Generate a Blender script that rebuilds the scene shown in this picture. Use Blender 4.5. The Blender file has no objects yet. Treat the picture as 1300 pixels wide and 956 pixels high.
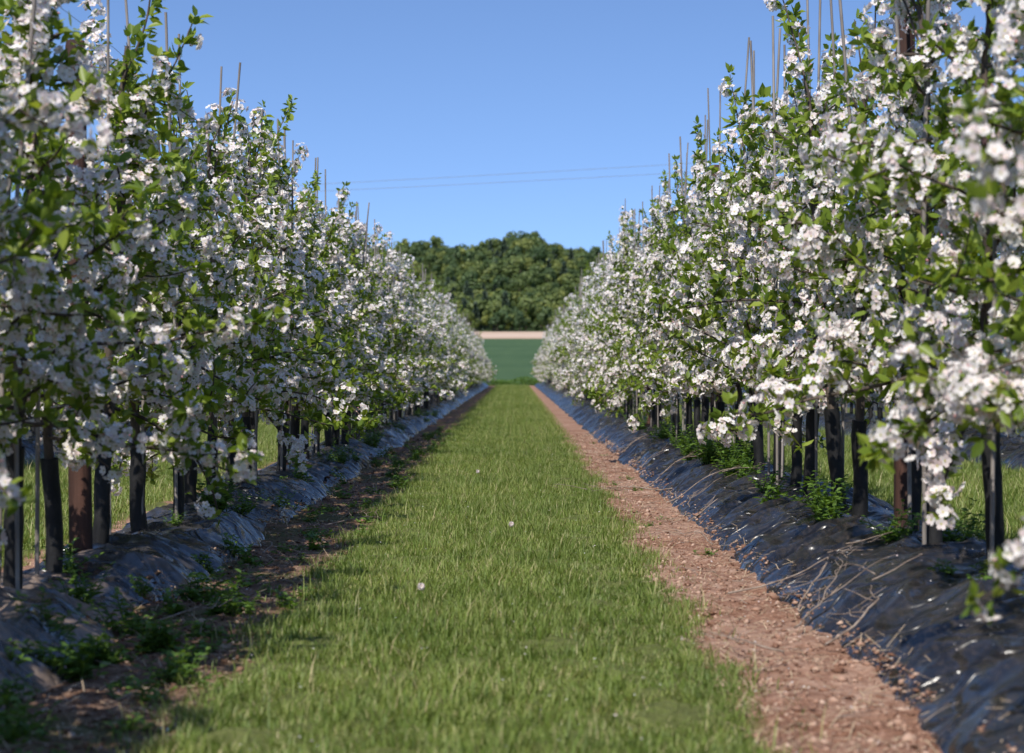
import bpy, math, random
import numpy as np
from mathutils import Vector, noise as mn
random.seed(7); rng=np.random.default_rng(7)
scene=bpy.context.scene
COL=scene.collection
XL,XR,PITCH=-2.1,1.98,4.08
H_CAM=1.1

# ------------------------------------------------------------ helpers
def build_mesh(name,parts,mats,smooth=False):
    Vs=[];loops=[];tot=[];mi=[];off=0
    for V,F,m in parts:
        V=np.asarray(V,dtype=np.float32).reshape(-1,3);F=np.asarray(F,dtype=np.int64)
        if len(F)==0: continue
        Vs.append(V);loops.append((F+off).ravel());tot.append(np.full(len(F),F.shape[1]));mi.append(np.full(len(F),m));off+=len(V)
    V=np.concatenate(Vs);L=np.concatenate(loops).astype(np.int32);T=np.concatenate(tot).astype(np.int32);M=np.concatenate(mi).astype(np.int32)
    me=bpy.data.meshes.new(name)
    me.vertices.add(len(V));me.vertices.foreach_set('co',V.ravel())
    me.loops.add(len(L));me.loops.foreach_set('vertex_index',L)
    me.polygons.add(len(T));S=np.concatenate([[0],np.cumsum(T)[:-1]]).astype(np.int32)
    me.polygons.foreach_set('loop_start',S)
    try: me.polygons.foreach_set('loop_total',T)
    except Exception: pass
    me.polygons.foreach_set('material_index',M)
    if smooth: me.polygons.foreach_set('use_smooth',np.ones(len(T),dtype=bool))
    for m in mats: me.materials.append(m)
    me.update(calc_edges=True)
    return me
def obj(name,me,loc=(0,0,0),parent=None,rot=(0,0,0),scale=(1,1,1)):
    o=bpy.data.objects.new(name,me);o.location=loc;o.rotation_euler=rot;o.scale=scale
    COL.objects.link(o)
    if parent: o.parent=parent
    return o
def norm(a): return a/np.maximum(np.linalg.norm(a,axis=-1,keepdims=True),1e-9)
def tube(P,R,n=6,cap=True):
    P=np.asarray(P,float);R=np.asarray(R,float);T=norm(np.gradient(P,axis=0))
    ref=np.array([0.31,0.95,0.05]) if abs(T[0,1])<0.8 else np.array([1,0,0.1])
    A=norm(np.cross(T,ref));B=np.cross(T,A)
    a=np.linspace(0,2*np.pi,n,endpoint=False)
    V=P[:,None]+R[:,None,None]*(np.cos(a)[None,:,None]*A[:,None]+np.sin(a)[None,:,None]*B[:,None])
    k=len(P);i=np.arange(k-1)[:,None]*n;j=np.arange(n)[None];j2=(j+1)%n
    F=np.stack([i+j,i+j2,i+n+j2,i+n+j],-1).reshape(-1,4)
    return V.reshape(-1,3),F
def merge(lst):
    Vs=[];Fs=[];o=0
    for V,F in lst: Vs.append(V);Fs.append(F+o);o+=len(V)
    return np.concatenate(Vs),np.concatenate(Fs)
def stamp(TV,TF,pos,ydir,zref,scale):
    y=norm(ydir);x=norm(np.cross(y,zref));z=np.cross(x,y)
    s=np.asarray(scale)
    if s.ndim==1: s=np.repeat(s[:,None],3,1)
    V=pos[:,None]+(TV[None,:,0:1]*s[:,None,0:1])*x[:,None]+(TV[None,:,1:2]*s[:,None,1:2])*y[:,None]+(TV[None,:,2:3]*s[:,None,2:3])*z[:,None]
    F=TF[None]+(np.arange(len(pos))*len(TV))[:,None,None]
    return V.reshape(-1,3),F.reshape(-1,TF.shape[1])
def rdir(n):
    return norm(rng.normal(size=(n,3)))

# ------------------------------------------------------------ materials
def newmat(name):
    m=bpy.data.materials.new(name);m.use_nodes=True;nt=m.node_tree
    for n in list(nt.nodes): nt.nodes.remove(n)
    out=nt.nodes.new('ShaderNodeOutputMaterial')
    return m,nt,out
def N(nt,t,**kw):
    n=nt.nodes.new(t)
    for k,v in kw.items(): setattr(n,k,v)
    return n
def ramp(nt,fac,stops):
    r=nt.nodes.new('ShaderNodeValToRGB')
    while len(r.color_ramp.elements)<len(stops): r.color_ramp.elements.new(0.5)
    for e,(p,c) in zip(r.color_ramp.elements,stops): e.position=p;e.color=(*c,1)
    nt.links.new(fac,r.inputs[0]);return r.outputs[0]
def mixc(nt,f,a,b,mode='MIX'):
    m=nt.nodes.new('ShaderNodeMix');m.data_type='RGBA';m.blend_type=mode
    for s,v in ((m.inputs[0],f),(m.inputs[6],a),(m.inputs[7],b)):
        if isinstance(v,(int,float)): s.default_value=v
        elif isinstance(v,tuple): s.default_value=(*v,1)
        else: nt.links.new(v,s)
    return m.outputs[2]
def math_(nt,op,a,b=None):
    m=nt.nodes.new('ShaderNodeMath');m.operation=op
    for s,v in ((m.inputs[0],a),(m.inputs[1],b)):
        if v is None: continue
        if isinstance(v,(int,float)): s.default_value=v
        else: nt.links.new(v,s)
    return m.outputs[0]
def sstep(nt,v,a,b,o0=0.0,o1=1.0):
    m=nt.nodes.new('ShaderNodeMapRange');m.interpolation_type='SMOOTHSTEP'
    nt.links.new(v,m.inputs[0]);m.inputs[1].default_value=a;m.inputs[2].default_value=b
    m.inputs[3].default_value=o0;m.inputs[4].default_value=o1
    return m.outputs[0]
def noise(nt,vec,scale,detail=4,rough=0.55,vscale=None):
    if vscale:
        mp=nt.nodes.new('ShaderNodeMapping');mp.inputs['Scale'].default_value=vscale;nt.links.new(vec,mp.inputs[0]);vec=mp.outputs[0]
    n=nt.nodes.new('ShaderNodeTexNoise');n.inputs['Scale'].default_value=scale;n.inputs['Detail'].default_value=detail;n.inputs['Roughness'].default_value=rough
    nt.links.new(vec,n.inputs['Vector']);return n.outputs[0]
def bump(nt,h,strength,dist):
    b=nt.nodes.new('ShaderNodeBump');b.inputs['Strength'].default_value=strength;b.inputs['Distance'].default_value=dist
    nt.links.new(h,b.inputs['Height']);return b.outputs[0]
def principled(nt,out,col,rough,nrm=None,spec=0.5):
    p=nt.nodes.new('ShaderNodeBsdfPrincipled')
    if isinstance(col,tuple): p.inputs['Base Color'].default_value=(*col,1)
    else: nt.links.new(col,p.inputs['Base Color'])
    if isinstance(rough,(int,float)): p.inputs['Roughness'].default_value=rough
    else: nt.links.new(rough,p.inputs['Roughness'])
    p.inputs['Specular IOR Level'].default_value=spec
    if nrm is not None: nt.links.new(nrm,p.inputs['Normal'])
    if out is not None: nt.links.new(p.outputs[0],out.inputs[0])
    return p
def foliage_mat(name,stops,trans=0.35,rough=0.5,tint=(1.3,1.25,0.5),big=None,objrand=False,spec=0.4):
    m,nt,out=newmat(name)
    g=N(nt,'ShaderNodeNewGeometry')
    c=ramp(nt,g.outputs['Random Per Island'],stops)
    if big:
        for sc,mul in big:
            nz=noise(nt,g.outputs['Position'],sc,3)
            c=mixc(nt,sstep(nt,nz,0.38,0.62),c,mixc(nt,1.0,c,mul,'MULTIPLY'))
    if objrand:
        oi=N(nt,'ShaderNodeObjectInfo')
        c2=ramp(nt,oi.outputs['Random'],objrand)
        c=mixc(nt,1.0,c,c2,'MULTIPLY')
    p=principled(nt,None if trans>0 else out,c,rough,spec=spec)
    if trans>0:
        t=N(nt,'ShaderNodeBsdfTranslucent');nt.links.new(mixc(nt,1.0,c,tint,'MULTIPLY'),t.inputs[0])
        mx=N(nt,'ShaderNodeMixShader');mx.inputs[0].default_value=trans
        nt.links.new(p.outputs[0],mx.inputs[1]);nt.links.new(t.outputs[0],mx.inputs[2]);nt.links.new(mx.outputs[0],out.inputs[0])
    return m
M_leaf=foliage_mat('apple_leaf',[(0,(0.10,0.165,0.02)),(0.5,(0.20,0.285,0.036)),(1,(0.34,0.41,0.07))],0.44,0.42)
M_petal=foliage_mat('apple_petal',[(0,(0.85,0.69,0.67)),(0.4,(0.89,0.83,0.80)),(1,(0.93,0.905,0.875))],0.34,0.6,(1,0.97,0.94),spec=0.2)
M_bud=foliage_mat('apple_bud',[(0,(0.72,0.34,0.35)),(1,(0.84,0.60,0.57))],0.2,0.6,(1,0.9,0.9))
M_stamen=foliage_mat('stamen',[(0,(0.42,0.40,0.10)),(1,(0.55,0.48,0.22))],0.0,0.6,(1,1,1))
M_grass=foliage_mat('grass_blade',[(0,(0.115,0.18,0.028)),(0.55,(0.20,0.275,0.050)),(0.84,(0.30,0.36,0.105)),(1,(0.52,0.45,0.25))],0.35,0.5,(1.2,1.12,0.5),big=[(0.8,(0.76,0.82,0.74)),(3.5,(1.22,1.12,1.2))])
M_weed=foliage_mat('weed_leaf',[(0,(0.075,0.15,0.022)),(1,(0.17,0.28,0.05))],0.35,0.5)
M_wood_leaf=foliage_mat('woodland_leaf',[(0,(0.060,0.092,0.028)),(1,(0.165,0.21,0.066))],0.25,0.6,objrand=[(0,(0.42,0.56,0.6)),(0.35,(0.8,0.88,0.82)),(0.75,(1.15,1.1,0.9)),(1,(1.7,1.42,1.0))])
M_conifer=foliage_mat('conifer_leaf',[(0,(0.028,0.05,0.03)),(1,(0.056,0.082,0.046))],0.0,0.6)

def simple(name,c1,c2,scale,rough,bs=0.4,bd=0.01,vs=None,spec=0.4):
    m,nt,out=newmat(name);g=N(nt,'ShaderNodeNewGeometry')
    nz=noise(nt,g.outputs['Position'],scale,5,0.6,vs)
    c=ramp(nt,nz,[(0.35,c1),(0.68,c2)])
    principled(nt,out,c,rough,bump(nt,nz,bs,bd),spec);return m
M_bark=simple('apple_bark',(0.04,0.03,0.022),(0.14,0.105,0.08),28,0.85,0.6,0.01,(1,1,0.3))
M_guard=simple('trunk_guard_black',(0.005,0.005,0.006),(0.02,0.019,0.019),16,0.6,0.6,0.012,(1,1,.4),.35)
M_post=simple('creosoted_timber',(0.028,0.012,0.008),(0.10,0.045,0.030),20,0.8,0.6,0.01,(1,1,0.08))
M_stake=simple('weathered_cane',(0.17,0.145,0.125),(0.33,0.29,0.26),16,0.75,0.3,0.004,(1,1,0.2))
M_wire=simple('galvanised_wire',(0.18,0.18,0.19),(0.25,0.25,0.26),5,0.4)
M_twig=simple('dead_twig',(0.16,0.11,0.08),(0.40,0.32,0.26),22,0.85)
M_clod=foliage_mat('soil_clod',[(0,(0.17,0.085,0.055)),(0.6,(0.38,0.225,0.16)),(1,(0.54,0.38,0.29))],0.0,0.95,(1,1,1),spec=0.1)
M_clod2=foliage_mat('mulch_clod',[(0,(0.08,0.042,0.026)),(0.7,(0.24,0.145,0.095)),(1,(0.46,0.34,0.25))],0.0,0.95,(1,1,1),spec=0.1)
M_straw=foliage_mat('dry_grass',[(0,(0.32,0.22,0.13)),(1,(0.56,0.43,0.29))],0.0,0.8,(1,1,1))

def plastic(name,dust,near,lo=0.006,hi=0.02,r0=.20,r1=.36,spec=.55):
    m,nt,out=newmat(name);g=N(nt,'ShaderNodeNewGeometry');P=g.outputs['Position']
    n1=noise(nt,P,3.2,3,0.5,(1,0.6,1));n2=noise(nt,P,2.2,5,0.65);n3=noise(nt,P,40,3,0.6,(1,0.4,1))
    wr=N(nt,'ShaderNodeTexVoronoi',feature='DISTANCE_TO_EDGE');wr.inputs['Scale'].default_value=3.0
    mp=N(nt,'ShaderNodeMapping');mp.inputs['Scale'].default_value=(0.5,1.8,0.6);mp.inputs['Rotation'].default_value=(0,0,0.5)
    nn=N(nt,'ShaderNodeTexNoise');nn.inputs['Scale'].default_value=2.2;nt.links.new(P,nn.inputs['Vector'])
    va=N(nt,'ShaderNodeVectorMath',operation='ADD');vs=N(nt,'ShaderNodeVectorMath',operation='SCALE');vs.inputs['Scale'].default_value=0.9
    nt.links.new(nn.outputs[1],vs.inputs[0]);nt.links.new(P,va.inputs[0]);nt.links.new(vs.outputs[0],va.inputs[1])
    nt.links.new(va.outputs[0],mp.inputs[0]);nt.links.new(mp.outputs[0],wr.inputs['Vector'])
    wre=sstep(nt,wr.outputs[0],0.0,0.25,1,0)
    h=math_(nt,'ADD',math_(nt,'ADD',n1,math_(nt,'MULTIPLY',wre,0.5)),math_(nt,'MULTIPLY',n3,0.05))
    sx=N(nt,'ShaderNodeSeparateXYZ');nt.links.new(P,sx.inputs[0])
    yb=sstep(nt,sx.outputs[1],near,near+4.0,0.24,0.0) if near else None
    dv=math_(nt,'ADD',n2,yb) if near else n2
    dm=sstep(nt,dv,0.66-dust,0.88-dust)
    film=sstep(nt,n3,.35,.75,0,.07)
    base=ramp(nt,n1,[(0.3,(lo,lo,lo*1.05)),(0.7,(hi,hi*1.0,hi*1.05))])
    soil=ramp(nt,n3,[(0.3,(0.22,0.145,0.105)),(0.7,(0.42,0.31,0.24))])
    c=mixc(nt,math_(nt,'MAXIMUM',dm,film),base,soil)
    r=math_(nt,'ADD',math_(nt,'MULTIPLY',dm,0.5),sstep(nt,n2,0.3,0.7,r0,r1))
    principled(nt,out,c,r,bump(nt,h,0.9,0.055),spec);return m
M_plasR=plastic('black_polythene',0.01,None)
M_plasL=plastic('dusty_polythene',0.05,7.5,.012,.04,.18,.34,.7)

def ground_mat():
    m,nt,out=newmat('orchard_ground');g=N(nt,'ShaderNodeNewGeometry');P=g.outputs['Position']
    sx=N(nt,'ShaderNodeSeparateXYZ');nt.links.new(P,sx.inputs[0]);X,Y=sx.outputs[0],sx.outputs[1]
    nA=noise(nt,P,2.2,5,0.65);nB=noise(nt,P,14,5,0.65);nC=noise(nt,P,60,4,0.6);nD=noise(nt,P,0.9,3)
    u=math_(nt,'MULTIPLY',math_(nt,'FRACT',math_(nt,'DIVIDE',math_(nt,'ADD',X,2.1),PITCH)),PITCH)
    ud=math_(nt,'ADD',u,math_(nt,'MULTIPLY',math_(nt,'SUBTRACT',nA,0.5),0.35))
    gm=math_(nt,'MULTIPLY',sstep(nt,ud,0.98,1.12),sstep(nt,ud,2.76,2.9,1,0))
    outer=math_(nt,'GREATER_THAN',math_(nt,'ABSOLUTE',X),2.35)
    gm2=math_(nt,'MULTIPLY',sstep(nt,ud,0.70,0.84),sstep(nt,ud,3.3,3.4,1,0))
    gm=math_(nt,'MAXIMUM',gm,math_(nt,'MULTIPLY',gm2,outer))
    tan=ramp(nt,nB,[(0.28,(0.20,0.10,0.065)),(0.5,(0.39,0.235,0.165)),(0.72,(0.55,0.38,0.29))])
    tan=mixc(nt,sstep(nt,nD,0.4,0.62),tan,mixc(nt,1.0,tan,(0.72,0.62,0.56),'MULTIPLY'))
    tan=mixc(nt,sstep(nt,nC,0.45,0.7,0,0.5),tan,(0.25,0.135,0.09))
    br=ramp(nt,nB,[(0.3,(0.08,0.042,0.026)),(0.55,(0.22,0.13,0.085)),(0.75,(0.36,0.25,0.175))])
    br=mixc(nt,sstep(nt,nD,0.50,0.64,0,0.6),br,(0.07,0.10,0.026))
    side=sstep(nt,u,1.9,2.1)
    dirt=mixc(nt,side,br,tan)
    gr=ramp(nt,nB,[(0.3,(0.08,0.09,0.028)),(0.7,(0.17,0.19,0.055))])
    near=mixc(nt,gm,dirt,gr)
    fn=noise(nt,P,0.02,4);fl=noise(nt,P,1.0,2,0.5,(0.5,0.012,1))
    field=ramp(nt,math_(nt,'ADD',math_(nt,'MULTIPLY',fn,0.7),math_(nt,'MULTIPLY',fl,0.3)),[(0.35,(0.050,0.095,0.036)),(0.65,(0.075,0.125,0.05))])
    tanf=ramp(nt,fn,[(0.3,(0.50,0.34,0.23)),(0.7,(0.64,0.48,0.36))])
    wood=(0.05,0.075,0.025)
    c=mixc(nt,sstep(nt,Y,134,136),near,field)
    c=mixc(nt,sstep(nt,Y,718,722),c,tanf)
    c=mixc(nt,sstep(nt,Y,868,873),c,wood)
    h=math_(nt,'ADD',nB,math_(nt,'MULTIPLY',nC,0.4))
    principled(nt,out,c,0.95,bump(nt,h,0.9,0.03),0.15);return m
M_ground=ground_mat()

# ------------------------------------------------------------ terrain
def hilltop(x):
    z=67.5+2.5*np.exp(-((x-2)/22.)**2)-0.16*np.maximum(x-14,0)-0.02*np.maximum(-x-60,0)+1.6*np.sin(x/31.+.5)+1.6*np.sin(x/10.+1)
    return np.maximum(z,25)
def terr(x,y):
    x=np.asarray(x,float);y=np.asarray(y,float)
    z=np.where(y<140,0,np.where(y<720,(y-140)/580*11.6,11.6+(y-720)/180*6.2))
    t=np.clip((y-900)/350,0,1);s=t*t*(3-2*t)*0.6+0.4*t
    z=np.where(y>900,17.8+(hilltop(x)-17.8)*s,z)
    t2=np.clip((y-1280)/600,0,1)
    return z*(1-t2)+20*t2
xs=np.unique(np.concatenate([np.arange(-6000,-400,400),np.arange(-400,-40,20),np.arange(-40,-4,1.5),np.arange(-4,4,0.05),np.arange(4,40,1.5),np.arange(40,400,20),np.arange(400,6001,400)]))
ys=np.unique(np.concatenate([np.arange(-60,4,4),np.arange(4,30,0.08),np.arange(30,140,0.8),np.arange(140,1320,12),np.arange(1320,8000,240)]))
gx,gy=np.meshgrid(xs,ys);gz=terr(gx,gy)
def gnoise(x,y):
    return 0.024*mn.noise(Vector((x*3,y*3,0)))+0.020*mn.noise(Vector((x*9,y*9,3)))+0.012*mn.noise(Vector((x*22,y*22,5)))
for j in np.where((ys>4)&(ys<30))[0]:
    for i in np.where((xs>-4)&(xs<4))[0]:
        gz[j,i]+=gnoise(xs[i],ys[j])
nx,ny=len(xs),len(ys);i=np.arange(ny-1)[:,None]*nx;j=np.arange(nx-1)[None]
F=np.stack([i+j,i+j+1,i+nx+j+1,i+nx+j],-1).reshape(-1,4)
obj('ground',build_mesh('ground',[(np.stack([gx,gy,gz],-1),F,0)],[M_ground],True))

# ------------------------------------------------------------ mulch mounds
def prof(u,y,hw,h,seed):
    t=abs(u)/hw
    b=h*max(0,1-t**2.1)
    w=0.08*mn.noise(Vector((u*1.5+seed,y*0.8,seed)))
    r1=1-abs(mn.noise(Vector((u*1.6+y*0.9,y*2.2-u*1.5,seed+2))))*2
    r2=1-abs(mn.noise(Vector((u*3+seed+y,y*5.0-u*2,seed+7))))*2
    r3=mn.noise(Vector((u*3,y*4+u*3,seed+17)))
    w+=0.055*(r1*r1-.4)+0.015*r2*abs(r2)+0.02*r3
    f=min(1,max(0,(1.06-t)/0.3))
    return b+w*f-(0.03 if t>0.98 else 0)
def mound(hw,h,seed,mat):
    us=np.linspace(-hw*1.05,hw*1.05,48)
    yy=np.unique(np.concatenate([np.arange(0,6,0.3),np.arange(6,26,0.03),np.arange(26,50,0.12),np.arange(50,131,0.5)]))
    V=np.zeros((len(yy),len(us),3))
    for a,y in enumerate(yy):
        wob=0.12*mn.noise(Vector((seed,y*0.6,1)))+.04*mn.noise(Vector((seed,y*2.6,4)))
        for b,u in enumerate(us):
            V[a,b]=(u+wob*(1+0.5*u),y,prof(u,y,hw,h,seed))
    n=len(us);i=np.arange(len(yy)-1)[:,None]*n;j=np.arange(n-1)[None]
    F=np.stack([i+j,i+j+1,i+n+j+1,i+n+j],-1).reshape(-1,4)
    return build_mesh('plastic_mulch_mound',[(V,F,0)],[mat],True)
HL=(0.47,0.17,3.0);HR=(0.72,0.25,11.0)
mL=mound(*HL,M_plasL);mR=mound(*HR,M_plasR)
obj('plastic_mulch_mound',mL,(XL,0,0));obj('plastic_mulch_mound.001',mR,(XR,0,0))
for k in (1,2):
    obj('plastic_mulch_mound.%03d'%(2*k),mR,(XL-k*PITCH,0,0));obj('plastic_mulch_mound.%03d'%(2*k+1),mR,(XR+k*PITCH,0,0))
def surf(x,y):
    for X0,(hw,h,s) in ((XL,HL),(XR,HR)):
        if abs(x-X0)<hw: return max(prof(x-X0,y,hw,h,s),0)
    return gnoise(x,y)

# ------------------------------------------------------------ templates
def petal_flower():
    V=[];F=[]
    for k in range(5):
        a=2*np.pi*k/5;d=np.array([np.cos(a),np.sin(a)]);s=np.array([-d[1],d[0]])
        pts=[(0.06,0,0.0),(0.5,0.42,0.10),(0.9,0.33,0.28),(1.02,0,0.25),(0.9,-0.33,0.28),(0.5,-0.42,0.10)]
        o=len(V)
        for r,w,z in pts: V.append([*(d*r+s*w),z+0.03*(k%2)])
        F.append([o+q for q in range(6)])
    V=np.array(V)[:,[0,2,1]];V[:,0]*=-1
    return V,np.array(F)
FL_V,FL_F=petal_flower()
PG_V=np.array([[0.95*np.cos(a),0.1,0.95*np.sin(a)] for a in np.linspace(0,2*np.pi,5,endpoint=False)]);PG_F=np.array([[0,1,2,3,4]])
st=PG_V*np.array([.2,1.6,.2])
LF_V=np.array([[0,0,0],[0.21,0.28,0.06],[0.23,0.62,0.07],[0,1,-0.08],[-0.23,0.62,0.07],[-0.21,0.28,0.06]]);LF_F=np.array([[0,1,2,3],[0,3,4,5]])
LQ_V=np.array([[0,0,0],[0.24,0.5,0.05],[0,1,-0.05],[-0.24,0.5,0.05]]);LQ_F=np.array([[0,1,2,3]])
BD_V=np.array([[0,0,0],[.32,.5,0],[0,.5,.32],[-.32,.5,0],[0,.5,-.32],[0,1,0]]);BD_F=np.array([[0,1,2],[0,2,3],[0,3,4],[0,4,1],[5,2,1],[5,3,2],[5,4,3],[5,1,4]])

# ------------------------------------------------------------ apple trees
def walk(p,d,L,step,up=0.0,wob=0.12):
    n=max(2,int(L/step));P=[p.copy()];d=d/np.linalg.norm(d)
    for _ in range(n):
        d=d+rng.normal(size=3)*wob+np.array([0,0,up]);d/=np.linalg.norm(d);P.append(P[-1]+d*step)
    return np.array(P)
TMATS=[M_bark,M_guard,M_leaf,M_petal,M_stamen,M_bud]
def apple_parts():
    wood=[];spurs=[]
    top=2.28+rng.uniform(-.22,.22)
    zs=np.linspace(0,top,16);lean=rng.normal(size=2)*0.06
    wx=np.cumsum(rng.normal(size=16)*0.010)+lean[0]*zs/top;wy=np.cumsum(rng.normal(size=16)*0.010)+lean[1]*zs/top
    tr=np.stack([wx,wy,zs],-1);tr[0,2]=-0.05
    wood.append(tube(tr,0.026*(1-zs/top*0.75)+0.003,8))
    gz_=np.linspace(0.0,rng.uniform(.46,.60),7);gp=np.stack([np.interp(gz_,zs,wx),np.interp(gz_,zs,wy),gz_],-1)
    guard=tube(gp,np.full(7,rng.uniform(.030,.043))+rng.normal(size=7)*0.002,10)
    nl=26
    treebl=rng.uniform(-.12,.08)
    for k in range(nl):
        f=min(1,max(0,(k+rng.uniform(-.4,.4))/nl))**1.2;z=0.66+(top-0.70)*f
        a=k*2.399+rng.uniform(-.5,.5)
        L=(0.10+0.77*(1-f)**0.95)*rng.uniform(0.5,1.28)
        e=math.radians(rng.uniform(0,45))
        if f<0.15: e=math.radians(rng.uniform(-18,18))
        d=np.array([math.cos(a)*math.cos(e),math.sin(a)*math.cos(e),math.sin(e)])
        p=np.array([np.interp(z,zs,wx),np.interp(z,zs,wy),z])
        P=walk(p,d,L,0.06,0.02 if f>.2 else -0.012)
        wood.append(tube(P,np.linspace(0.010,0.004,len(P)),5))
        bl=rng.choice([0.72,0.52,0.10],p=[.56,.26,.18])+treebl
        for q in range(2,len(P)): spurs.append((P[q],norm(P[q]-P[q-1]),bl))
        for _ in range(rng.integers(1,3) if f>.5 else rng.integers(2,5)):
            q=rng.integers(1,len(P));dd=rng.normal(size=3)+1.0*(P[-1]-P[0])/max(L,.1)+np.array([0,0,.5])
            T=walk(P[q],dd,rng.uniform(.10,.28),0.05,0.03)
            wood.append(tube(T,np.linspace(0.005,0.002,len(T)),4))
            for r in range(1,len(T)): spurs.append((T[r],norm(T[r]-T[r-1]),bl))
    for k in range(rng.integers(3,6)):
        z=rng.uniform(1.6,top);p=np.array([np.interp(z,zs,wx),np.interp(z,zs,wy),z])
        d=np.array([rng.normal()*.32,rng.normal()*.32,1.0])
        P=walk(p,d,rng.uniform(.35,.85),0.055,0.05,0.05)
        wood.append(tube(P,np.linspace(0.007,0.003,len(P)),5))
        bl=rng.choice([.98,.8,.15],p=[.4,.35,.25])
        for q in range(1,len(P)): spurs.append((P[q],norm(P[q]-P[q-1]),bl))
    for z in np.arange(0.85,top,0.10):
        p=np.array([np.interp(z,zs,wx),np.interp(z,zs,wy),z]);spurs.append((p,rdir(1)[0],0.3))
    sp=np.array([s[0] for s in spurs]);sd=np.array([s[1] for s in spurs]);sb=np.array([s[2] for s in spurs])
    n=len(sp)
    rad=sp.copy();rad[:,2]=0;rad=norm(rad+1e-4)
    od=norm(sd*0.4+rad*0.6+rdir(n)*0.8+np.array([0,0,.35]))
    sp=sp+od*rng.uniform(0.0,0.04,(n,1))
    isb=rng.random(n)<sb*0.82
    B=np.where(isb)[0];rep=rng.integers(7,17,len(B));idb=np.repeat(B,rep);m=len(idb)
    crad=np.repeat(0.020+0.0026*rep,rep)
    fd=norm(od[idb]*0.85+rdir(m));fp=sp[idb]+fd*(crad*rng.uniform(.85,1.25,m))[:,None]
    fn=norm(fd+rdir(m)*0.35);isbud=rng.random(m)<0.10
    k=~isbud;sc=rng.uniform(0.0175,0.0245,k.sum())
    S=rng.uniform(0.6,1.6,k.sum());s3=np.stack([sc,sc*S,sc],-1)
    zr=rdir(k.sum())
    PF_=stamp(FL_V,FL_F,fp[k],fn[k],zr,s3);PL_=stamp(PG_V,PG_F,fp[k],fn[k],zr,s3)
    S_=stamp(st,PG_F,fp[k],fn[k],zr,sc)
    B_=stamp(BD_V,BD_F,fp[isbud],fn[isbud],rdir(isbud.sum()),rng.uniform(.012,.018,isbud.sum()))
    rep=rng.integers(3,6,n)+np.where(isb,0,3);idl=np.repeat(np.arange(n),rep);m=len(idl)
    ld=norm(od[idl]*0.5+rdir(m)*0.95+np.array([0,0,.1]));lp=sp[idl]+ld*0.010
    ln=norm(rdir(m)*0.8+np.array([0,0,0.9]));ls=rng.uniform(.036,.080,m)
    ls3=np.stack([ls*rng.uniform(.85,1.2,m),ls,ls*rng.uniform(-1,2,m)],-1)
    L_=stamp(LF_V,LF_F,lp,ld,ln,ls3);LL_=stamp(LQ_V,LQ_F,lp,ld,ln,ls3)
    W_=merge(wood)
    hi=[(*W_,0),(*guard,1),(*L_,2),(*PF_,3),(*S_,4),(*B_,5)]
    lo=[(*W_,0),(*guard,1),(*LL_,2),(*PL_,3)]
    return hi,lo
PARTS=[apple_parts() for k in range(12)]
TREES=[build_mesh('apple_tree_%d'%k,p[0],TMATS) for k,p in enumerate(PARTS)]
print('tree faces',[len(t.polygons) for t in TREES][:3])
SEG_N=10;SEG_L=9.8
def segment(k):
    out=[]
    for q in range(SEG_N):
        lo=PARTS[rng.integers(0,12)][1];a=rng.uniform(0,6.28);s=rng.uniform(.92,1.08);sxy=s*rng.uniform(.95,1.1)
        R=np.array([[math.cos(a),-math.sin(a),0],[math.sin(a),math.cos(a),0],[0,0,1]])
        off=np.array([rng.normal()*.03,(q+.5)*SEG_L/SEG_N+rng.uniform(-.1,.1),0])
        for V,F,m in lo: out.append(((V*np.array([sxy,sxy,s]))@R.T+off,F,m))
    return build_mesh('tree_row_section_%d'%k,out,TMATS[:4])
SEGS=[segment(k) for k in range(4)]
print('seg faces',len(SEGS[0].polygons))
far=bpy.data.objects.new('distant_apple_tree_rows',None);COL.objects.link(far)
posts_y={0:[10.1+9*k for k in range(-1,14)],1:[10.75+10*k for k in range(-1,13)]}
tcount=0;stk=[]
def stake(x,yy,H):
    for rep in range(1 if rng.random()<.85 else 2):
        hgt=H+rng.normal()*.10-.15*rep
        if rng.random()<.08: hgt+=rng.uniform(.1,.25)
        sx=x+rng.uniform(-.10,.10);sy=yy+rng.uniform(-.25,.25);r=rng.uniform(.0085,.0115)
        P=np.array([[sx,sy,0],[sx+rng.normal()*.02,sy,hgt*.5],[sx+rng.normal()*.06,sy+rng.normal()*.05,hgt]])
        stk.append(tube(P,[r,r,r*.85],6))
def put_near(X,base_h,y0,y1,sxy,sz,H):
    global tcount
    y=y0
    while y<y1:
        yy=y+rng.uniform(-.08,.08);s=rng.uniform(.90,1.08);me=TREES[rng.integers(0,12)];x=X+rng.normal()*0.03
        obj('apple_tree' if tcount==0 else 'apple_tree.%03d'%tcount,me,(x,yy,base_h-.02),None,(rng.normal()*0.025,rng.normal()*0.025,rng.uniform(0,6.28)),(sxy*s*rng.uniform(.95,1.1),sxy*s*rng.uniform(.95,1.1),s*sz));tcount+=1
        stake(x,yy,H)
        y+=rng.uniform(.9,1.06)
def put_far(X,base_h,y0,y1,sxy,sz,H,st_to):
    y=y0
    while y+SEG_L<y1+1:
        z=sz*(1-.10*min(1,max(0,(y-30)/80)))
        if rng.random()<.5: obj('row_section',SEGS[rng.integers(0,4)],(X,y,base_h-.02),far,(0,0,0),(sxy,1,z))
        else: obj('row_section',SEGS[rng.integers(0,4)],(X,y+SEG_L,base_h-.02),far,(0,0,math.pi),(sxy,1,z))
        y+=SEG_L
    for yy in np.arange(y0+.5,min(y,st_to),.98): stake(X,yy,H*(1-.06*min(1,max(0,(yy-30)/80))))
put_near(XL,HL[1],0.6,36,1.03,1.03,3.28);put_far(XL,HL[1],36,131,1.05,1.03,3.28,131)
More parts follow.
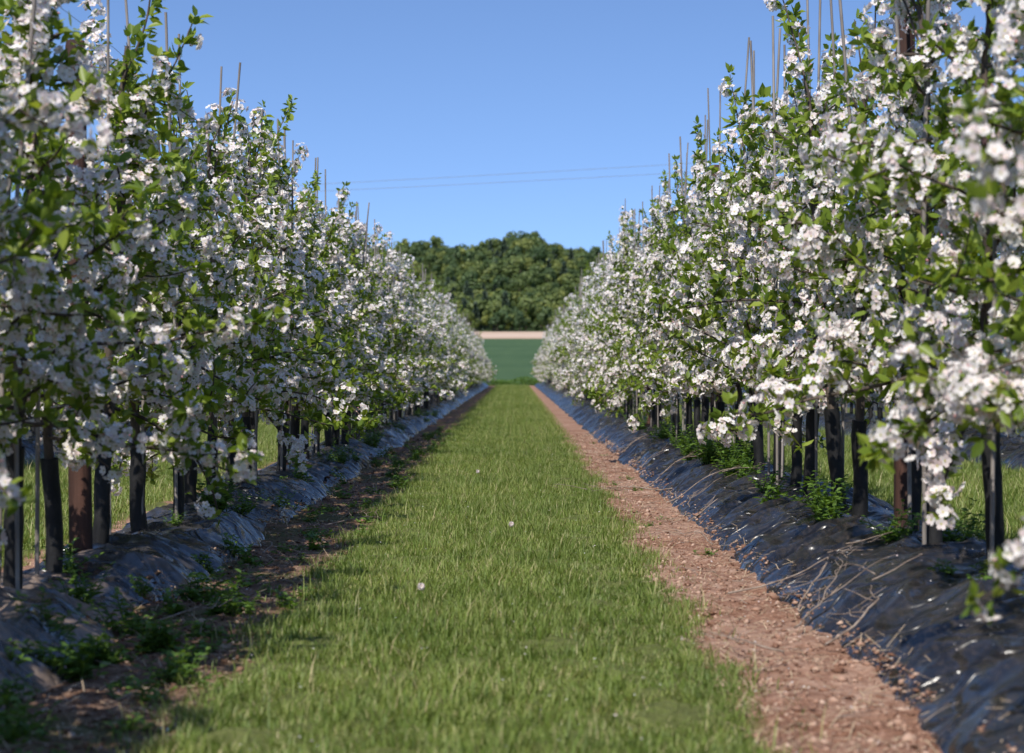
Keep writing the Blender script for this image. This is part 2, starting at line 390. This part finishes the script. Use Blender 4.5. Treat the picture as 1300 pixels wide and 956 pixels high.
put_near(XR,HR[1],0.9,36,1.0,1.14,3.74);put_far(XR,HR[1],36,131,1.05,1.13,3.70,131)
for k in (1,2):
    put_far(XL-k*PITCH,.22,5,125 if k==1 else 80,1.0,1.0,3.2,60)
    put_far(XR+k*PITCH,.22,5,125 if k==1 else 80,1.0,1.1,3.5,60)
SV,SF=merge(stk);obj('bamboo_stakes',build_mesh('bamboo_stakes',[(SV,SF,0)],[M_stake],True))

def post_mesh():
    z=np.array([-.1,.5,1.2,2.0,2.83,2.86,2.865]);r=np.array([.062,.060,.057,.054,.052,.046,.001])
    V,F=tube(np.stack([z*0.004,np.sin(z)*.006,z],-1),r,14);return build_mesh('wooden_post',[(V,F,0)],[M_post],True)
PM=post_mesh();pc=0
for X,s,hh in ((XL,0,0.98),(XR,1,1.14),(XL-PITCH,0,1),(XR+PITCH,1,1)):
    for y in posts_y[s]:
        if y<0.5: continue
        obj('wooden_post' if pc==0 else 'wooden_post.%03d'%pc,PM,(X-.05*(1 if X<0 else -1)+rng.normal()*.02,y,0),None,(rng.normal()*.012,rng.normal()*.012,rng.uniform(0,6)),(.95,.95,hh*rng.uniform(.97,1.02)));pc+=1
ws=[]
for X,s in ((XL,0),(XR,1)):
    for z in (0.95,1.75,2.75):
        P=[];ly=posts_y[s][0]
        for y in np.arange(0,131,1.5):
            ph=((y-ly)/ (9 if s==0 else 10))%1
            P.append([X+.05,y,z-.05*4*ph*(1-ph)])
        ws.append(tube(np.array(P),np.full(len(P),.0018),4))
WV,WF=merge(ws);obj('trellis_wire',build_mesh('trellis_wire',[(WV,WF,0)],[M_wire]))
for n_,(za,zb,yo) in enumerate(((18.3,20.4,0),(19.1,21.4,1.2))):
    t=np.linspace(-1,1,60);P=np.stack([t*90,200+yo+0*t,(za+zb)/2+(zb-za)*t*2.2+1.2*t*t],-1)
    V,F=tube(P,np.full(60,.020),5);obj('overhead_power_cable' if n_==0 else 'overhead_power_cable.001',build_mesh('cable',[(V,F,0)],[M_wire]))

# ------------------------------------------------------------ grass
def grass_patch(idx,n,L=2.0):
    x=rng.uniform(-1.24,0.94,n);y=rng.uniform(0,L,n)
    e1=-1.00+0.09*np.sin(y*3.14+idx)+0.06*np.sin(y*9.42+2*idx);e2=0.75+0.06*np.sin(y*3.14+1+idx)+0.04*np.sin(y*12.5+idx)
    d=np.minimum(x-e1,e2-x);keep=rng.random(n)<np.clip(d/0.16+0.45,0.04,1)
    cx=rng.uniform(-1.2,.9,150);cy=rng.uniform(0,L,150);cr=rng.uniform(.03,.13,150);ch=rng.uniform(.2,2.0,150)
    dd=((x[:,None]-cx)**2+(y[:,None]-cy)**2)/cr**2;w=np.exp(-dd);hmul=0.42+(w*ch).max(1)*0.62
    x,y,hmul=x[keep],y[keep],hmul[keep];m=len(x)
    track=1-0.40*np.exp(-((np.abs(x+0.15)-0.62)/0.14)**2)
    hgt=rng.gamma(5,0.0085,m)*hmul*track+0.010;hgt=np.minimum(hgt,.13)
    tall=rng.random(m)<.010;hgt=np.where(tall,rng.uniform(.08,.15,m),hgt)
    a=rng.uniform(0,2*np.pi,m);ln=rng.uniform(.2,1.2,m)*hgt;wd=rng.uniform(.0014,.0028,m)
    dx,dy=np.cos(a),np.sin(a)
    b=np.stack([x,y,np.full(m,-.008)],-1);dv=np.stack([dx,dy,0*x],-1);sv=np.stack([-dy,dx,0*x],-1);up=np.array([0,0,1.])
    mid=b+dv*(ln*.35)[:,None]+up*(hgt*.6)[:,None];tip=b+dv*ln[:,None]+up*(hgt)[:,None]
    V=np.stack([b-sv*wd[:,None],b+sv*wd[:,None],mid+sv*wd[:,None]*.8,mid-sv*wd[:,None]*.8,tip],1)
    o=np.arange(m)[:,None]*5
    V=V.reshape(-1,3)
    q=o+np.array([[0,1,2,3]]);t=o+np.array([[3,2,4]])
    me=bpy.data.meshes.new('grass_patch_%d'%idx)
    me.vertices.add(len(V));me.vertices.foreach_set('co',V.astype(np.float32).ravel())
    L_=np.concatenate([q,t],1).ravel().astype(np.int32);T=np.tile([4,3],m).astype(np.int32)
    me.loops.add(len(L_));me.loops.foreach_set('vertex_index',L_);me.polygons.add(len(T))
    me.polygons.foreach_set('loop_start',np.concatenate([[0],np.cumsum(T)[:-1]]).astype(np.int32))
    try: me.polygons.foreach_set('loop_total',T)
    except Exception: pass
    me.materials.append(M_grass);me.update(calc_edges=True);return me
GP=[grass_patch(k,28000) for k in range(6)]
gs=bpy.data.objects.new('grass',None);COL.objects.link(gs)
for a in (0,-1,1):
    for k,y in enumerate(np.arange(2 if a==0 else 6,132 if a==0 else 80,2.0)):
        obj('grass_patch',GP[rng.integers(0,6)],(a*PITCH+(0.08 if a else 0),y,0),gs,(0,0,0),(1.42 if a else 1,1,rng.uniform(.9,1.15)*(1.4 if a else 1)))

def dandelion():
    V,F=tube(np.array([[0,0,0],[.005,0,.07],[.0,.005,.12]]),[.0018,.0016,.0015],5)
    d=rdir(120);PV,PF=stamp(np.array([[-.05,0,0],[.05,0,0],[.2,1,0],[-.2,1,0]]),np.array([[0,1,2,3]]),np.tile([0,.005,.12],(120,1)),d,rdir(120),np.full(120,.017))
    return build_mesh('dandelion_clock',[(V,F,0),(PV,PF,1)],[M_weed,M_petal])
DM=dandelion()
for k,(x,y) in enumerate(((-.42,9.2),(-.02,12.9),(-.35,19.5))):
    obj('dandelion_clock' if k==0 else 'dandelion_clock.%03d'%k,DM,(x,y,0))

# ------------------------------------------------------------ soil clods, straw, petals, twigs
def scatter(n,xr,y0=5,y1=34):
    y=y0+(y1-y0)*rng.random(n)**1.5;x=rng.uniform(xr[0],xr[1],n)
    z=np.array([surf(a,b) for a,b in zip(x,y)]);return np.stack([x,y,z],-1)
oc_V=np.array([[1,0,0],[0,1,0],[-1,0,0],[0,-1,0],[.1,.1,.7],[0,0,-.7],[.7,.7,.2],[-.7,-.6,.25]]);oc_F=np.array([[0,6,4],[6,1,4],[1,2,4],[2,7,4],[7,3,4],[3,0,4],[0,5,6],[6,5,1],[1,5,2],[2,5,7],[7,5,3],[3,5,0]])
n=14000
p=scatter(n,(.70,1.36));s=rng.gamma(1.6,.0034,n)+.002;s3=np.stack([s*rng.uniform(.6,1.5,n),s,s*rng.uniform(.5,1,n)],-1)
A=stamp(oc_V,oc_F,p,rdir(n)*np.array([1,1,.3]),np.tile([0,0,1.],(n,1)),s3)
p=scatter(n,(-1.75,-.98));B=stamp(oc_V,oc_F,p,rdir(n)*np.array([1,1,.3]),np.tile([0,0,1.],(n,1)),s3)
obj('soil_clods',build_mesh('soil_clods',[(*A,0),(*B,1)],[M_clod,M_clod2]))
st_V=np.array([[-.02,-.5,0],[.02,-.5,0],[.02,.5,.02],[-.02,.5,.02]]);q4=np.array([[0,1,2,3]])
p=np.concatenate([scatter(4200,(.66,1.42)),scatter(3200,(-1.72,-1.0))]);p[:,2]+=.008;n=len(p)
s=rng.gamma(3,.018,n)+.015;A=stamp(st_V,q4,p,rdir(n)*np.array([1,1,.25]),norm(rdir(n)*.3+np.array([0,0,1.])),np.stack([s*0+.08,s,s],-1))
obj('dry_grass_litter',build_mesh('dry_grass_litter',[(*A,0)],[M_straw]))
pv=np.array([[0,-1,0],[.7,-.2,.2],[.5,.8,.1],[-.5,.8,.2],[-.7,-.2,0]])
p=np.concatenate([scatter(1300,(.7,2.6)),scatter(900,(-2.5,-1.0)),scatter(300,(-1,.7))]);p[:,2]+=.012;p[-300:,2]+=.03;n=len(p)
A=stamp(pv,np.array([[0,1,2,3,4]]),p,rdir(n)*np.array([1,1,.2]),norm(rdir(n)*.3+np.array([0,0,1.])),rng.uniform(.003,.007,n))
obj('fallen_petals',build_mesh('fallen_petals',[(*A,0)],[M_petal]))
tw=[]
def twig(x,y,L,r,ang,depth=0,lift=0.02):
    n=max(4,int(L/.05));P=[];a=ang
    for k in range(n):
        zz=surf(x,y)+lift+(.06*math.sin(k/n*3.1) if depth==0 else .02+.05*k/n)
        P.append([x,y,zz]);a+=rng.normal()*.22;x+=math.cos(a)*L/n;y+=math.sin(a)*L/n
        if depth<2 and k>0 and rng.random()<.28: twig(x,y,L*rng.uniform(.25,.5),r*.6,a+rng.choice([-1,1])*rng.uniform(.4,1.0),depth+1,lift+.01)
    P=np.array(P);P[:,2]=np.convolve(np.pad(P[:,2],2,mode='edge'),np.ones(5)/5,'valid')+.008
    tw.append(tube(P,np.linspace(r,r*.4,n),5))
for (x,y,L,a) in ((1.15,8.4,.9,.9),(1.25,9.0,.8,1.7),(1.0,9.6,.6,.3),(1.2,7.9,.8,.5),(1.2,12.4,.5,2.2),(1.2,14.2,.8,.4),(1.3,15.2,.8,1.7),(1.2,16.2,.8,.2),(1.35,17.5,.8,2.4),(1.15,18.4,.8,.7),(1.3,21,.8,1.6),(1.3,25,.8,.5),(-1.5,8.6,.4,.8),(-1.3,9.6,.4,2.2),(-1.45,11.8,.5,1.4),(-1.3,14.,.6,.8),(-1.5,17,.6,1.9),(1.0,7.6,.4,2.6)):
    twig(x,y,L,rng.uniform(.0035,.006),a)
for _ in range(190):
    y=rng.uniform(6,34);x=rng.uniform(.8,1.3) if rng.random()<.7 else rng.uniform(-1.65,-1.1)
    twig(x,y,rng.uniform(.06,.2),.0022,rng.uniform(0,6.28),2,.004)
TV,TF=merge(tw);obj('pruned_twigs',build_mesh('pruned_twigs',[(TV,TF,0)],[M_twig]))

# ------------------------------------------------------------ weeds
def weed(idx,hgt,ns,ll):
    st_=[];lp=[];ld=[];ls=[]
    for k in range(ns):
        a=rng.uniform(0,6.28);d=np.array([math.cos(a)*.6,math.sin(a)*.6,1])
        P=walk(np.array([rng.normal()*.04,rng.normal()*.04,-.02]),d,hgt*rng.uniform(.5,1.1),.03,.0,.1)
        st_.append(tube(P,np.linspace(.004,.0015,len(P)),4))
        for q in range(1,len(P)):
            for s in range(2):
                lp.append(P[q]);b=rng.uniform(0,6.28);ld.append([math.cos(b),math.sin(b),rng.uniform(-.1,.6)]);ls.append(ll*rng.uniform(.5,1.15)*(1-.4*q/len(P)))
    V,F=merge(st_);lp=np.array(lp);m=len(lp);ls=np.array(ls)
    LV,LF_=stamp(LF_V,LF_F,lp,np.array(ld),norm(rdir(m)*.4+np.array([0,0,1.])),np.stack([ls,ls,ls],-1))
    return build_mesh('weed_%d'%idx,[(V,F,0),(LV,LF_,0)],[M_weed])
WD=[weed(0,.32,16,.085),weed(1,.26,13,.07),weed(2,.16,9,.075),weed(3,.10,10,.06),weed(4,.40,18,.07)]
wl=[(1.72,18.0,4,1.1),(1.85,17.2,0,1.2),(1.7,19.0,0,1.1),(1.75,14.3,1,.9),(1.72,13.6,2,1.1),(1.85,12.1,0,.95),(1.8,11.6,1,.9),(1.9,10.2,1,.9),(1.75,16.4,4,.9),(1.78,15.6,2,1),(1.8,22,4,.9),(1.8,25,0,1),(1.8,30,4,1),
    (-1.95,13.4,0,.95),(-1.85,14.2,1,.8),(-2.1,9.6,1,.8),(-1.85,17.6,2,1.1),(-1.8,21,0,.8),(-1.8,26,0,.9),(-1.65,12.0,2,1.0),(-1.5,9.7,2,1.2),(-1.6,8.5,1,.9),(-1.75,7.6,1,.9),(-1.55,7.2,2,1.3),(-1.4,8.0,2,1.0),(-1.65,10.8,2,1),(-1.5,11.5,2,.9)]
for _ in range(110):
    y=5.5+30*rng.random()**1.4;wl.append((rng.uniform(-1.75,-1.0),y,int(rng.choice([2,3,3])),rng.uniform(.5,1.15)))
for _ in range(14):
    wl.append((rng.uniform(-1.85,-1.15),rng.uniform(6,9.6),int(rng.choice([1,2,2,3])),rng.uniform(.6,1.1)))
for _ in range(30):
    y=6+40*rng.random()**1.2;wl.append((rng.uniform(1.7,2.3),y,int(rng.choice([1,2,3])),rng.uniform(.5,1)))
for _ in range(8):
    y=rng.uniform(7,30);wl.append((rng.uniform(.8,1.2),y,3,rng.uniform(.4,.7)))
for _ in range(40):
    y=rng.uniform(7,45);wl.append((rng.uniform(-2.2,-1.7),y,int(rng.choice([1,2,3])),rng.uniform(.4,.9)))
for k,(x,y,t,s) in enumerate(wl):
    obj('weed_plant' if k==0 else 'weed_plant.%03d'%k,WD[t],(x,y,surf(x,y)-.005),None,(0,0,rng.uniform(0,6.28)),(s,s,s))

n=22000
p=np.stack([rng.uniform(-16,16,n),133+rng.normal(size=n)*.25,rng.random(n)*.55],-1);p[:,2]*=.75+.3*np.sin(p[:,0]*2.1)*np.sin(p[:,0]*.7+1)
A=stamp(LF_V,LF_F,p,rdir(n),rdir(n),rng.uniform(.07,.13,n));obj('low_hedge',build_mesh('low_hedge',[(*A,0)],[M_weed]))

# ------------------------------------------------------------ woodland on the hill
def crown(idx,conifer=False):
    n=420
    if conifer:
        t=rng.random(n)**.7;h=13*(1-t)+1;r=3.0*t*rng.uniform(.6,1.0,n)+.2;a=rng.uniform(0,6.28,n)
        p=np.stack([r*np.cos(a),r*np.sin(a),h],-1);d=norm(np.stack([np.cos(a),np.sin(a),-.3+0*a],-1)+rdir(n)*.3);s=rng.uniform(.9,1.6,n)
        ln=norm(rdir(n)+np.array([0,0,1.]))
    else:
        nl=8;c=np.stack([rng.normal(size=nl)*1.6,rng.normal(size=nl)*1.6,rng.uniform(4,9.5,nl)],-1);R=rng.uniform(1.5,2.6,nl)
        k=rng.integers(0,nl,n);d0=rdir(n);p=c[k]+d0*(R[k]*rng.uniform(.8,1.05,n))[:,None];d=rdir(n);s=rng.uniform(.7,1.3,n)
        ln=norm(d0+rdir(n)*.35);d=norm(np.cross(ln,rdir(n)))
    LV,LF_=stamp(LQ_V*np.array([1.7,1,1])-np.array([0,.5,0]),LQ_F,p,d,ln,s*1.25)
    T=tube(np.array([[0,0,-2],[0,0,3.],[.2,.1,8.]]),[.4,.3,.12],6)
    return build_mesh('woodland_tree_%d'%idx,[(*T,0),(LV,LF_,1)],[M_bark,M_conifer if conifer else M_wood_leaf])
CR=[crown(k) for k in range(6)];CF=[crown(9,True),crown(10,True)]
wo=bpy.data.objects.new('hillside_woodland',None);COL.objects.link(wo)
cnt=0
for y in np.arange(878,1270,8.6):
    for x in np.arange(-240,240,7.4):
        xx=x+rng.uniform(-3.5,3.5);yy=y+rng.uniform(-3.5,3.5);z=float(terr(xx,yy))
        con=mn.noise(Vector((xx/45,yy/60,2)))>.34 and rng.random()<.5
        s=rng.uniform(.62,1.15)*(1+.30*mn.noise(Vector((xx/18,yy/25,9))))
        obj('woodland_tree',(CF[rng.integers(0,2)] if con else CR[rng.integers(0,6)]),(xx,yy,z-1),wo,(0,0,rng.uniform(0,6.28)),(s,s,s*rng.uniform(.8,1.25)*(.85 if con else 1)));cnt+=1
print('woodland',cnt)

# ------------------------------------------------------------ light, sky, camera
EL,AZ=math.radians(48),math.radians(202)
sv=Vector((math.sin(AZ)*math.cos(EL),math.cos(AZ)*math.cos(EL),math.sin(EL)))
ld=bpy.data.lights.new('sun','SUN');ld.energy=5.0;ld.angle=math.radians(.53);ld.color=(1,.955,.88)
lo=bpy.data.objects.new('sun',ld);COL.objects.link(lo);lo.rotation_euler=(-sv).to_track_quat('-Z','Y').to_euler();lo.location=(0,0,30)
w=bpy.data.worlds.new('World');scene.world=w;w.use_nodes=True;nt=w.node_tree
for n_ in list(nt.nodes): nt.nodes.remove(n_)
out=nt.nodes.new('ShaderNodeOutputWorld');bg=nt.nodes.new('ShaderNodeBackground');sky=nt.nodes.new('ShaderNodeTexSky')
sky.sky_type='NISHITA';sky.sun_disc=False;sky.sun_elevation=EL;sky.sun_rotation=AZ;sky.air_density=1.0;sky.dust_density=0.2;sky.ozone_density=2.0
tc=nt.nodes.new('ShaderNodeTexCoord');mp=nt.nodes.new('ShaderNodeMapping');mp.inputs['Location'].default_value=(0,0,.13);mp.inputs['Scale'].default_value=(1,1,1.5)
nt.links.new(tc.outputs['Generated'],mp.inputs[0]);nt.links.new(mp.outputs[0],sky.inputs[0])
tint=mixc(nt,1.0,sky.outputs[0],(0.94,1.06,1.27),'MULTIPLY')
nt.links.new(tint,bg.inputs[0]);bg.inputs[1].default_value=.15;nt.links.new(bg.outputs[0],out.inputs[0])

cd=bpy.data.cameras.new('camera');cam=bpy.data.objects.new('camera',cd);COL.objects.link(cam)
cd.sensor_width=36;cd.lens=72;cd.clip_start=.1;cd.clip_end=12000
cam.location=(0,0,H_CAM);cam.rotation_euler=(math.radians(90-0.22),0,math.radians(0.07))
cd.dof.use_dof=True;cd.dof.focus_distance=15;cd.dof.aperture_fstop=3.5
scene.camera=cam
scene.view_settings.view_transform='Standard';scene.view_settings.look='None';scene.view_settings.exposure=0
